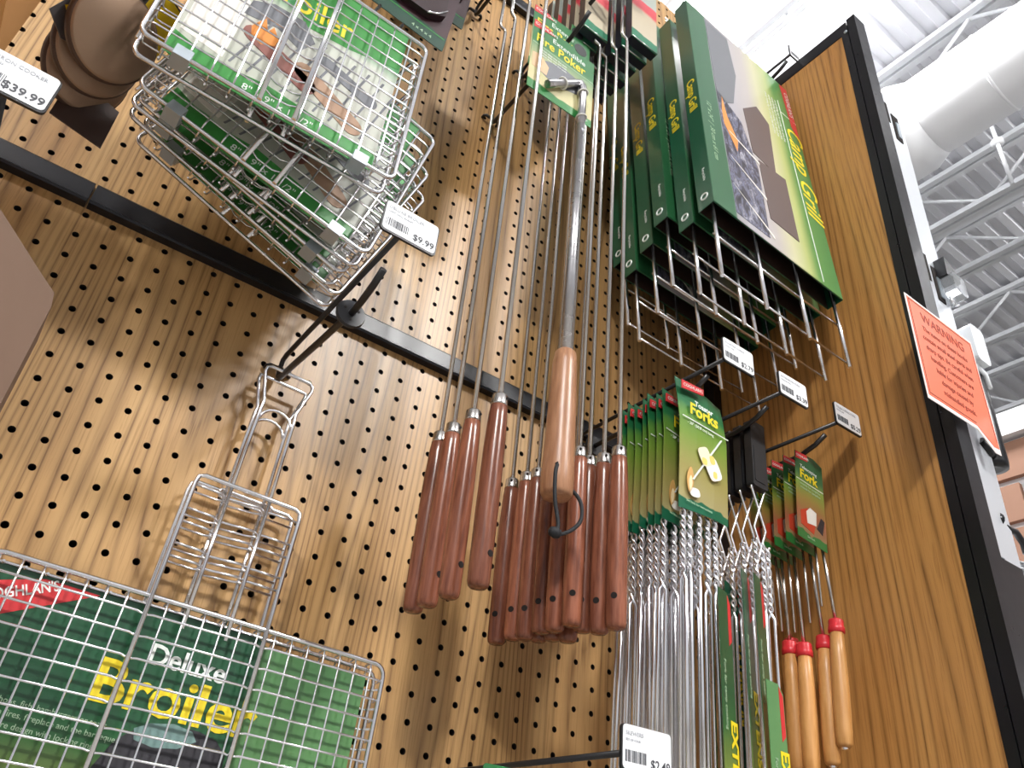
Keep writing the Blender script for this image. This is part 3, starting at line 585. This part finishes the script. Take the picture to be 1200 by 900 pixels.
# ================================================================== CAMP GRILLS
def grill(label, loc, rot):
    t = thing('camp_grill', label, 'grill', loc, rot, 'boxed folding camp grills')   # origin: lower left front corner of the sleeve
    W, H, D = 10.0, 21.0, .95
    s_ = MB(); s_.box(0, .04, 0, D, 0, H); s_.box(.04, W-.04, 0, .04, 0, H); s_.box(W-.04, W, 0, D, 0, H); s_.box(.04, W-.04, D-.04, D, 0, H); sl = s_.build('sleeve', 'grill_green', t)
    i_ = MB(); i_.box(.05, W-.05, .045, .06, .03, H); i_.box(.05, W-.05, D-.06, D-.045, .03, H); i_.box(.05, .065, .06, D-.06, .03, H); i_.build('sleeve_shade', 'brown_card', sl)  # dark inner faces stand in for shade inside the open sleeve
    f_ = MB().box(.02, W-.02, -.025, 0, .02, H-.02).build('sleeve_front', 'grill_face', t, label='printed front of the sleeve')
    # print on the left edge
    def side_text(s, size, mat, y, z):
        o = text(s, size, mat, sl, (-.012, y, z)); o.rotation_euler = Euler((0, math.pi/2, -math.pi/2)); return o
    o = text('Camp Grill', .78, 'yellow_ink', sl, (-.012, .74, 11.6), bold=.01, sx=.9); o.rotation_euler = (Matrix(((0, 0, 1), (0, 1, 0), (-1, 0, 0))).to_4x4() @ Matrix.Rotation(-math.pi/2, 4, 'Z').to_4x4()).to_euler()
    o.matrix_local = Matrix.Translation(Vector((-.012, .7, 11.6))*I) @ Matrix(((0, 1, 0, 0), (0, 0, -1, 0), (-1, 0, 0, 0), (0, 0, 0, 1))); 
    MB().tube([(-.01, .48+.2*math.cos(a), .8+.2*math.sin(a)) for a in [q*math.pi/6 for q in range(12)]], .05, 5, closed=True).build('recycle_mark', 'white_ink', sl)
    o = text('Recyclable', .24, 'white_ink', sl, (0, 0, 0)); o.matrix_local = Matrix.Translation(Vector((-.012, .42, 3.0))*I) @ Matrix(((0, 1, 0, 0), (0, 0, -1, 0), (-1, 0, 0, 0), (0, 0, 0, 1)))
    yy = -.04
    text('12" x 24"  |  30 cm x 61 cm', .5, 'pale_green_ink', f_, (.6, yy, 9.6), math.pi/2, shear=.2)
    text('Camp Grill', 2.0, 'yellow_ink', f_, (8.7, yy, 15.4), math.pi/2, bold=.012, shear=.2, sx=1.04)
    MB().prism([(9.35, 15.8), (9.95, 14.2), (9.95, 20.9), (9.2, 20.9)], yy, -.025).build('red_banner', 'red_ink', f_); text('COGHLAN\'S', .55, 'white_ink', f_, (9.5, yy-.012, 20.2), math.pi/2)
    MB().box(8.4, 8.46, yy, -.025, .3, 18).build('print_line', 'white_ink', f_); MB().box(8.4, 10, yy, -.025, 16.6, 16.68).build('print_line', 'white_ink', f_)
    for k in range(4): text('sturdy folding legs for cooking over open fires', .26, 'white_ink', f_, (8.0-.32*k, yy, 17.6), math.pi/2)
    MB().prism([(4.2, 8.0), (6.1, 7.6), (6.6, 13.2), (5.6, 14.2), (4.1, 12.4)], yy-.01, -.025).build('print_chop', 'brown_ink', f_)
    MB().prism([(4.6, 2.4), (6.9, 2.3), (7.0, 7.9), (4.6, 7.6)], yy-.012, -.025).build('print_chop', 'brown_ink', f_)
    MB().prism([(1.7, .5), (4.2, .5), (4.4, 6.5), (3.6, 10.4), (1.7, 12)], yy-.006, -.025).build('print_logs', 'campfire_ink', f_)
    MB().prism([(1.7, 10.5), (3.2, 12), (4.0, 16), (3.8, 20.5), (1.7, 20.5)], yy-.006, -.025).build('print_smoke', 'grate_ink', f_)
    MB().prism([(1.9, 8.6), (2.7, 6.6), (2.9, 7.8), (2.3, 9.6), (2.1, 11.6), (1.9, 10)], yy-.016, -.025).build('print_flame', 'flame_ink', f_)
    for k in range(3): MB().prism([(1.8+.2*k, 3+2.6*k), (1.9+.2*k, 2.9+2.6*k), (4.6, .7+3.2*k), (4.6, .9+3.2*k)], yy-.02, -.025).build('print_wire', 'marsh_ink', f_)
    # the wire grill and its folded legs
    for k, x in enumerate((.35, 3.4, 6.5, 9.6)):
        MB().tube([(x, .35, 1), (x, .35, -4.75)], .1, 8).build('leg', 'bright_chrome', t, smooth=True)
    for z in (-1.75, -4.4): MB().tube([(.3, .47, z), (9.65, .47, z)], .06, 6).build('cross_rod', 'chrome', t, smooth=True)
    g_ = MB()
    for k in range(4): g_.tube([(.2, .5, H+.15+.35*k), (9.85, .5, H+.15+.35*k)], .05, 5)
    for x in (7.2, 9.0, 9.3, 9.6): g_.tube([(x, .55, H-.5), (x, .55, H+1.3)], .05, 5)
    g_.build('wire_grid', 'chrome', t, smooth=True)
    return t
gl = ['foremost camp grill in a green printed sleeve showing its front', 'second camp grill in green sleeve, behind the foremost', 'third camp grill in green sleeve from the front', 'fourth camp grill in green sleeve from the front', 'fifth camp grill in green sleeve from the front', 'camp grill in green sleeve nearest the pegboard']
gp = [(22.35, -10.7, 10.6), (22.75, -9.05, 10.7), (22.45, -7.6, 12.0), (23.0, -6.0, 11.6), (23.3, -4.4, 11.0), (23.9, -2.85, 13.2)]
for k in range(6): grill(gl[k], gp[k], (-.1 if k < 4 else -.085, .055-.008*k, 0.0))

# ================================================================== TOASTER FORK PACKS
def twist(x, y, z0, z1, r=.12, turns=4, n=40):
    a_ = []; b_ = []
    for q in range(n+1):
        a = turns*2*math.pi*q/n; z = z0+(z1-z0)*q/n
        a_.append((x+r*math.cos(a), y+r*math.sin(a), z)); b_.append((x-r*math.cos(a), y-r*math.sin(a), z))
    return a_, b_
def fork_wires():
    mb_ = MB()
    a_, b_ = twist(0, 0, 0, -2.8, .085, 3.5, 40)
    mb_.tube(a_ + [(.13, 0, -3.2), (.16, 0, -14)], .068, 6); mb_.tube(b_ + [(-.13, 0, -3.2), (-.16, 0, -14)], .068, 6)
    return mb_.mesh('twisted_fork', 'bright_chrome', True)
FW = fork_wires()
def toaster_pack(label, loc, rot, bend):
    t = thing('toaster_fork_pack', label, 'fork pack', loc, rot, 'toaster fork packs')     # origin: hang hole
    h = .45; y = 0
    out = [(-1.5, -5.6), (1.5, -5.5), (1.46, -1.6), (1.4, .15), (.5, .3), (-1.42, .62)]
    # card gently folded along its middle
    v = []; f = []
    rows = [(-5.55, .0), (-3.6, .10), (-1.6, .16), (-.4, 0), (.5, -.22*bend)]
    for th in (0, .03):
        for z, dy in rows:
            for x, e in ((-1.5, 0), (-.5, -.06), (.5, -.06), (1.5, .1)): v.append((x, -dy*bend+e*bend+th, z + (.08*x if z < -5 else (-.1*x if z > 0 else 0))))
    nr, nc = len(rows), 4
    for i in range(nr-1):
        for j in range(nc-1):
            a = i*nc+j; f.append((a, a+1, a+nc+1, a+nc)); b2 = a+nr*nc; f.append((b2, b2+nc, b2+nc+1, b2+1))
    per = [j for j in range(nc)] + [i*nc+nc-1 for i in range(1, nr)] + [(nr-1)*nc+j for j in range(nc-2, -1, -1)] + [i*nc for i in range(nr-2, 0, -1)]
    for k in range(len(per)):
        a, b2 = per[k], per[(k+1) % len(per)]; f.append((a, a+nr*nc, b2+nr*nc, b2))
    c_ = MB().add(v, f).build('card', 'fork_card', t, smooth=False)
    yo = -.13*bend-.12 if bend else -.02
    MB().prism([(-1.46, -.12), (-.1, .1), (-.1, .42), (-1.46, .3)], -.26*bend-.03, -.26*bend+.02).build('red_banner', 'red_ink', c_); text('COGHLAN\'S', .22, 'white_ink', c_, (-1.38, -.26*bend-.045, .02), -.12)
    text('Toaster', .36, 'white_ink', c_, (-.62, -.1*bend-.1, -.62), .02, bold=.006); text('Forks', .78, 'yellow_ink', c_, (-1.0, -.16*bend-.1, -1.16), .02, bold=.02)
    MB().box(-1.42, 1.42, -.26*bend-.02, -.24*bend, -1.5, -1.46).build('print_line', 'white_ink', c_)
    text('- 20" (50.8 cm) long', .2, 'white_ink', c_, (-1.15, -.26*bend-.02, -1.75))
    def blob(nm, mat, cx, cz, rx, rz, tilt, y0, nn=14, sq=.7):
        poly = []
        for q in range(nn):
            a = 2*math.pi*q/nn; ca, sa = math.cos(a), math.sin(a); px = rx*math.copysign(abs(ca)**sq, ca); pz = rz*math.copysign(abs(sa)**sq, sa)
            poly.append((cx+px*math.cos(tilt)-pz*math.sin(tilt), cz+px*math.sin(tilt)+pz*math.cos(tilt)))
        MB().prism(poly, y0, y0+.02).build(nm, mat, c_)
    yb = -.26*bend-.03
    blob('print_bread', 'marsh_ink', .35, -3.35, .42, .52, .5, yb, sq=.5); blob('print_bread', 'bread_pale', -.12, -2.95, .36, .42, .5, yb-.004, sq=.5)
    blob('print_egg', 'egg_ink', .3, -2.95, .16, .2, .3, yb-.01); blob('print_egg', 'egg_ink', -.18, -3.2, .16, .16, 0, yb-.01); blob('print_egg', 'egg_ink', .45, -3.6, .12, .16, 0, yb-.01)
    blob('print_flame', 'glow_ink', -1.0, -4.35, .2, .6, -.1, -.2*bend-.03, sq=1.2); blob('print_flame', 'pale_glow', -1.0, -4.5, .1, .35, -.1, -.2*bend-.036, sq=1.2)
    blob('print_ember', 'marsh_ink', -.75, -4.85, .3, .2, .2, -.2*bend-.03)
    MB().prism([(-.9, -4.3), (-.85, -4.33), (1.0, -1.7), (.95, -1.67)], -.26*bend-.026, -.2*bend).build('print_skewer', 'white_ink', c_)
    text('See back for instructions', .15, 'pale_green_ink', c_, (-1.2, -.13, -5.35))
    for k in range(5):
        o = put('fork', FW, t, (-1.15+.5*k+random.uniform(-.1, .1), (.2+random.uniform(-.06, .08) if bend > .6 else .17+random.uniform(-.02, .02)), -5.0-random.uniform(0, .5)), (random.uniform(-.006, .006), random.uniform(-.03, .025), random.uniform(0, 3)))
    return t
tn = ['foremost toaster fork card, fully visible beside black grips'] + ['toaster fork card, %s from the front of its hook' % ORD[k] for k in range(1, 7)] + ['toaster fork card nearest the pegboard on its hook']
ty = [-8.4, -7.5, -7.08, -6.66, -6.24, -5.82, -5.4, -4.98]
for k in range(8):
    toaster_pack(tn[k], (23.5+random.uniform(-.06, .06) - (.15 if k else 0), ty[k], .78-.1*(k % 3) - (.25 if k else 0)), (-.01, .03+random.uniform(-.03, .03)*(k > 0), random.uniform(.08, .1)*(k > 0)+.02), .8 if k == 0 else random.uniform(.25, .5))

# ================================================================== BLACK-GRIPPED EXTENSION FORKS
bn = ['foremost black-gripped chrome folding fork', 'second black-gripped chrome folding fork from the front', 'third black-gripped chrome folding fork from the front', 'fourth black-gripped chrome folding fork from the front', 'black-gripped chrome folding fork nearest the pegboard']
for k in range(5):
    y = -7.9+.63*k
    t = thing('extension_fork', bn[k], 'fork', (27.85-.02*k, y, 1.35-.05*k), (0, .03, .0), 'black-gripped extension forks')
    MB().prism(rrect(-.5, .5, -3.05, .4, .12), 0, .4).build('grip', 'black_plastic', t)
    MB().prism(rrect(-.38, .38, -2.8, -.9, .1), -.03, .01).build('grip_inset', 'black_plastic', t)
    w_ = MB()
    for s in (-1, 1):
        w_.tube([(.42*s, .2, -2.8), (.42*s, .2, -3.1), (-.38*s, .22, -5.0), (.36*s, .22, -6.8), (.3*s, .22, -7.6)], .06, 8)
        w_.lathe([(.03, -.09), (.09, 0), (.03, .09)], 8, 'z', (.42*s, .2, -3.1))
    w_.build('scissor_wire', 'bright_chrome', t, smooth=True)
    for s in (-.35, .1, .45): put('fork_wire', FW, t, (s, .25, -5.6-.2*s), (0, -.02*s, s*5))
    if k == 3:
        c_ = MB().prism([(-.55, -16.5), (.45, -16.5), (.4, -7.3), (-.6, -7.0)], -.16, -.13).build('card', 'grill_green' if k else 'deluxe_card_light', t)
        o = text('EXTENSION', .6, 'yellow_ink', c_, (.0, -.18, -9.6 if k else -10.8), math.pi/2, bold=.02)
        text('Fork 34 inch', .3, 'pale_green_ink', c_, (-.35, -.18, -10.2), math.pi/2)
        MB().box(.2, .38, -.175, -.16, -9.0, -7.4).build('red_banner', 'red_ink', c_)

# long strip cards of extension forks hanging in front
xn = ['tall green strip card with yellow lettering beside the wooden handles', 'dark green strip card with white barcode lines, second from the wooden handles', 'dark green strip card third from the wooden handles', 'green strip card with yellow lettering among the chrome skewers']
for k, (x, y, z, rz, hgt) in enumerate([(25.6, -9.0, -10.6, .1, 7.0), (26.0, -8.5, -6.3, .36, 11.5), (25.5, -8.3, -6.2, .4, 11.5), (23.35, -8.9, -7.7, .3, 10.0)]):
    t = thing('strip_card', xn[k], 'card', (x, y, z), (0, .03, rz), 'green strip cards')
    c_ = MB().prism([(0, -hgt), (1.15, -hgt), (1.05, -.3), (.75, 0), (0, 0)], 0, .03).build('card', 'deluxe_card' if k else 'deluxe_card_light', t)
    text('EXTENSION', .72, 'yellow_ink', c_, (.62, -.02, -2.3 if k == 0 else -4.6), math.pi/2, bold=.025, sx=1.05); text('Fork for camp cooking', .26, 'pale_green_ink', c_, (.22, -.02, -2.6), math.pi/2)
    MB().prism([(.78, -2.0), (1.02, -1.8), (1.0, -.4), (.76, -.1)], -.015, 0).build('red_banner', 'red_ink', c_)
    b_ = MB()
    for q in range(9): b_.box(.25, .75, -.012, 0, -8.4-.16*q, -8.33-.16*q)
    b_.build('barcode', 'dark_ink', c_)

# ================================================================== TELESCOPING FORKS WITH WOODEN GRIPS
zn = ['foremost telescoping fork card with red-collared maple grip, by the end panel', 'telescoping fork with red collar, second from the front', 'telescoping fork with red collar, third from the front', 'telescoping fork with red collar, fourth from the front', 'telescoping fork with red collar nearest the pegboard']
hx = [(1.45, -7.4, .02, -.03), (1.35, -8.0, .12, 0), (.75, -8.35, -.1, .05), (.55, -8.15, -.2, .05), (1.5, -7.6, .1, .1)]
for k in range(5):
    y = -7.9+.62*k
    t = thing('telescoping_fork', zn[k], 'fork', (31.6-.1*k, y, 1.0-.06*k), (0, .1-.015*k, 0), 'telescoping forks')
    c_ = MB().prism([(-1.05, -4.3), (1.05, -4.35), (1.03, .25), (.4, .45), (-1.03, .3)], 0, .03).build('card', 'tele_card', t)
    MB().prism([(-1.0, -.1), (-.1, .05), (-.1, .4), (-1.0, .28)], -.015, 0).build('red_banner', 'red_ink', c_); text('COGHLAN\'S', .17, 'white_ink', c_, (-.97, -.025, .03), -.1)
    text('Telescoping', .26, 'white_ink', c_, (-.7, -.015, -.5), .02); text('Fork', .68, 'yellow_ink', c_, (-.75, -.015, -1.05), .02, bold=.018)
    MB().box(-1.0, 1.0, -.012, 0, -1.24, -1.2).build('print_line', 'white_ink', c_)
    for q in range(2): text('extends for campfires', .17, 'pale_green_ink', c_, (-.75, -.015, -1.45-.2*q))
    MB().prism([(-.35, -3.4), (.3, -3.3), (.35, -2.6), (-.1, -2.5), (-.4, -2.8)], -.02, 0).build('print_marshmallow', 'marsh_ink', c_)
    MB().prism([(-.8, -3.6), (.1, -3.8), (.3, -3.0), (-.3, -2.6), (-.8, -2.9)], -.014, 0).build('print_ember', 'ember_ink', c_)
    MB().prism([(.35, -3.4), (.75, -3.6), (.95, -2.8), (.7, -2.7)], -.014, 0).build('print_utensil', 'char_ink', c_)
    text('See back', .15, 'pale_green_ink', c_, (-.4, -.015, -4.15))
    dx, ztop, lean, _ = hx[k]
    MB().tube([(dx*.45+.2, .2, -3.6), (dx, .1, ztop)], .085, 8).build('shaft', 'nickel', t, smooth=True)
    MB().tube([(dx*.45-.15, .28, -3.8), (dx*.5, .25, ztop+.4)], .06, 8).build('tine_wire', 'nickel', t, smooth=True)
    hd = MB().lathe([(.2, -.5), (.29, -.6), (.335, -1.6), (.36, -3.0), (.35, -4.7), (.32, -5.2), (.24, -5.32), (.05, -5.32)], 22, 'z').build('grip', 'maple_wood', t, (dx, .1, ztop), (0, 0, 0), smooth=True)
    MB().lathe([(.1, .02), (.3, 0), (.33, -.06), (.33, -.3), (.36, -.34), (.36, -.56), (.3, -.6)], 22).build('collar', 'red_plastic', hd, smooth=True)
    MB().lathe([(.1, -5.3), (.17, -5.34), (.15, -5.42), (.03, -5.44)], 14).build('end_cap', 'bright_chrome', hd, smooth=True)

# ================================================================== STEEL UPRIGHT, CLIPS AND WARNING SIGN (RIGHT)
t = thing('steel_upright', 'shiny slotted steel upright behind the black post', 'upright', (35.35, -13.75, -34))
MB().box(0, 2.4, .05, .8, 0, 30).build('lower_channel', 'black_metal', t); MB().box(0, .9, 0, .7, 30, 61.5).build('rear_channel', 'steel', t); MB().box(1.0, 2.6, .15, .85, 30, 61.0).build('front_channel', 'steel', t)
for z in (58.6, 45.6): 
    MB().box(.16, .72, -.03, .06, z, z+1.9).build('slot', 'hole_dark', t); MB().box(1.35, 2.05, .1, .2, z-.8, z+1.6).build('slot', 'hole_dark', t)
    MB().box(1.62, 1.95, .04, .14, z-.5, z+.9).build('latch', 'galvanised', t)
t = thing('shelf_bracket', 'clear plastic and black bracket on the steel upright', 'bracket', (37.0, -13.9, 12.2))
MB().prism(rrect(.2, 1.5, -.9, .5, .3), -.5, .5).build('clear_cover', 'clear_plastic', t); MB().prism([(.1, .3), (1.1, .0), (1.2, 1.1), (.2, 1.6)], -.3, .3).build('black_core', 'black_plastic', t)
MB().tube([(.5, 0, -.9), (.7, 0, -1.5), (1.1, 0, -1.2)], .1, 8).build('wire_foot', 'clear_plastic', t, smooth=True)
t = thing('wall_clip', 'white plastic clip with black knob above the warning sign', 'clip', (37.5, -13.9, 7.4))
MB().prism(rrect(.1, 1.4, -.4, 1.9, .3), -.5, .4).build('clip_body', 'white_plastic', t); MB().prism(rrect(1.5, 2.0, .6, 1.9, .1), -.3, .3).build('knob', 'black_plastic', t)
MB().tube([(.4, -.1, -.5), (1.3, -.1, -.7), (1.4, -.1, -1.5)], .15, 8).build('clip_stem', 'white_plastic', t, smooth=True)
t = thing('hanging_bar', 'long dark tubular bar hanging beside the warning sign', 'bar', (38.75, -13.3, 1.4))
MB().lathe([(.3, 0), (.62, .05), (.66, .3), (.66, 6), (.5, 6.2)], 20, 'z').build('bar_body', 'black_metal', t, smooth=True); MB().tube([(-1.6, -.3, .9), (-.9, -.3, .5), (-.4, -.2, .5)], .22, 10).build('bar_arm', 'black_metal', t, smooth=True)
t = thing('warning_sign', 'orange laminated paper warning sign on the black post', 'sign', (31.4, -14.35, 1.9))
W_, H_ = 5.75, 5.85
MB().prism([(-.05, -.1), (4.0, 0), (5.3, -.75), (W_+.05, -.7), (W_+.1, H_+.05), (-.05, H_+.05)], 0, .03).build('laminate', 'sign_white', t)
s_ = MB().prism([(.06, .12), (4.05, .2), (5.25, -.45), (W_-.03, -.4), (W_-.02, H_-.08), (.06, H_-.08)], -.02, 0).build('paper_sheet', 'orange_paper', t)
text('WARNING', .78, 'sign_ink', s_, (2.9, -.03, H_-1.15), 0, align='CENTER')
for k, l_ in enumerate(('The items on these hooks', 'contain small steel parts and', 'sharp tips. Be careful when', 'handling. Customers are', 'liable for injuries and', 'damage caused by', 'mishandled goods.')):
    text(l_, .4, 'sign_ink', s_, (2.85, -.03, H_-1.75-.56*k), 0, align='CENTER', sx=.92)
for q in (((.16, H_-.2), (W_-.15, H_-.2)), ((.16, .25), (.16, H_-.2)), ((W_-.16, -.1), (W_-.15, H_-.2)), ((.16, .25), (4.0, .32))):
    (a0, b0), (a1, b1) = q; MB().tube([(a0, -.022, b0), (a1, -.022, b1)], .018, 5).build('border', 'sign_ink', s_)

# lower right: grey packets and a far shelf of brown cases
t = thing('plastic_sleeves', 'stack of clear and grey plastic sleeves at the right edge', 'packets', (37.6, -12.6, -3.4), (0, -.18, 0))
for k in range(5): MB().box(-.4, 6-.3*k, -.6, 1.5, -.12*k, -.12*k+.05).build('sleeve', 'clear_plastic' if k % 2 else 'white_plastic', t, (0, 0, 0), (0, .02*k, 0))
t = thing('grey_panel', 'grey glossy panel below the plastic sleeves', 'panel', (37.4, -12.4, -12.6))
MB().box(0, 6, .2, .5, -2, 8).build('panel_face', 'smoke_panel', t); MB().box(1.6, 5, .1, .2, 6.6, 7.6).build('yellow_edge', 'yellow_card', t); MB().tube([(0, .1, -2), (.3, .1, 7.5)], .3, 10).build('round_edge', 'steel', t, smooth=True)
t = thing('shelf_latch', 'small black latch on the white post above the sleeves', 'latch', (38.2, -13.4, -2.3))
MB().tube([(-.8, 0, .5), (-.2, -.1, .3), (.4, -.1, .4), (.9, -.1, .0), (.95, -.1, -.5)], .16, 10).build('latch_arm', 'black_metal', t, smooth=True); MB().lathe([(.1, -.2), (.34, 0), (.1, .2)], 14, 'x', (-.9, 0, .6)).build('latch_knob', 'black_metal', t, smooth=True)
fw_ = struct(MB().box(142, 146, -60, 160, -Z0/I, 66).build('wall_far', 'shelf_white'), 'white far wall faced with brown blocks')
MB().box(139.5, 146, -60, 160, 60, 62.5).build('rail_cap', 'shelf_white', fw_)
me_ = MB().box(0, 1.2, 0, 17, 0, 6.6).mesh('block', 'case_brown'); me2_ = MB().box(0, 1.2, 0, 17, 0, 6.6).mesh('block', 'case_grey')
for r_ in range(5):
    for q in range(10):
        o = put('block', me_ if (q*3+r_) % 5 else me2_, fw_, (0, 0, 0)); o.location = Vector((140.8, -58+18.2*q+(9 if r_ % 2 else 0), 52.6-7.9*r_))*I
# green pack just showing at the bottom edge
t = thing('carded_pack', 'green card top peeking over the bottom edge', 'pack', (16.4, -6.6, -17.9))
MB().prism(rrect(-1.2, 1.3, -3, 3.0, .1), 0, .04).build('card', 'poker_card', t)
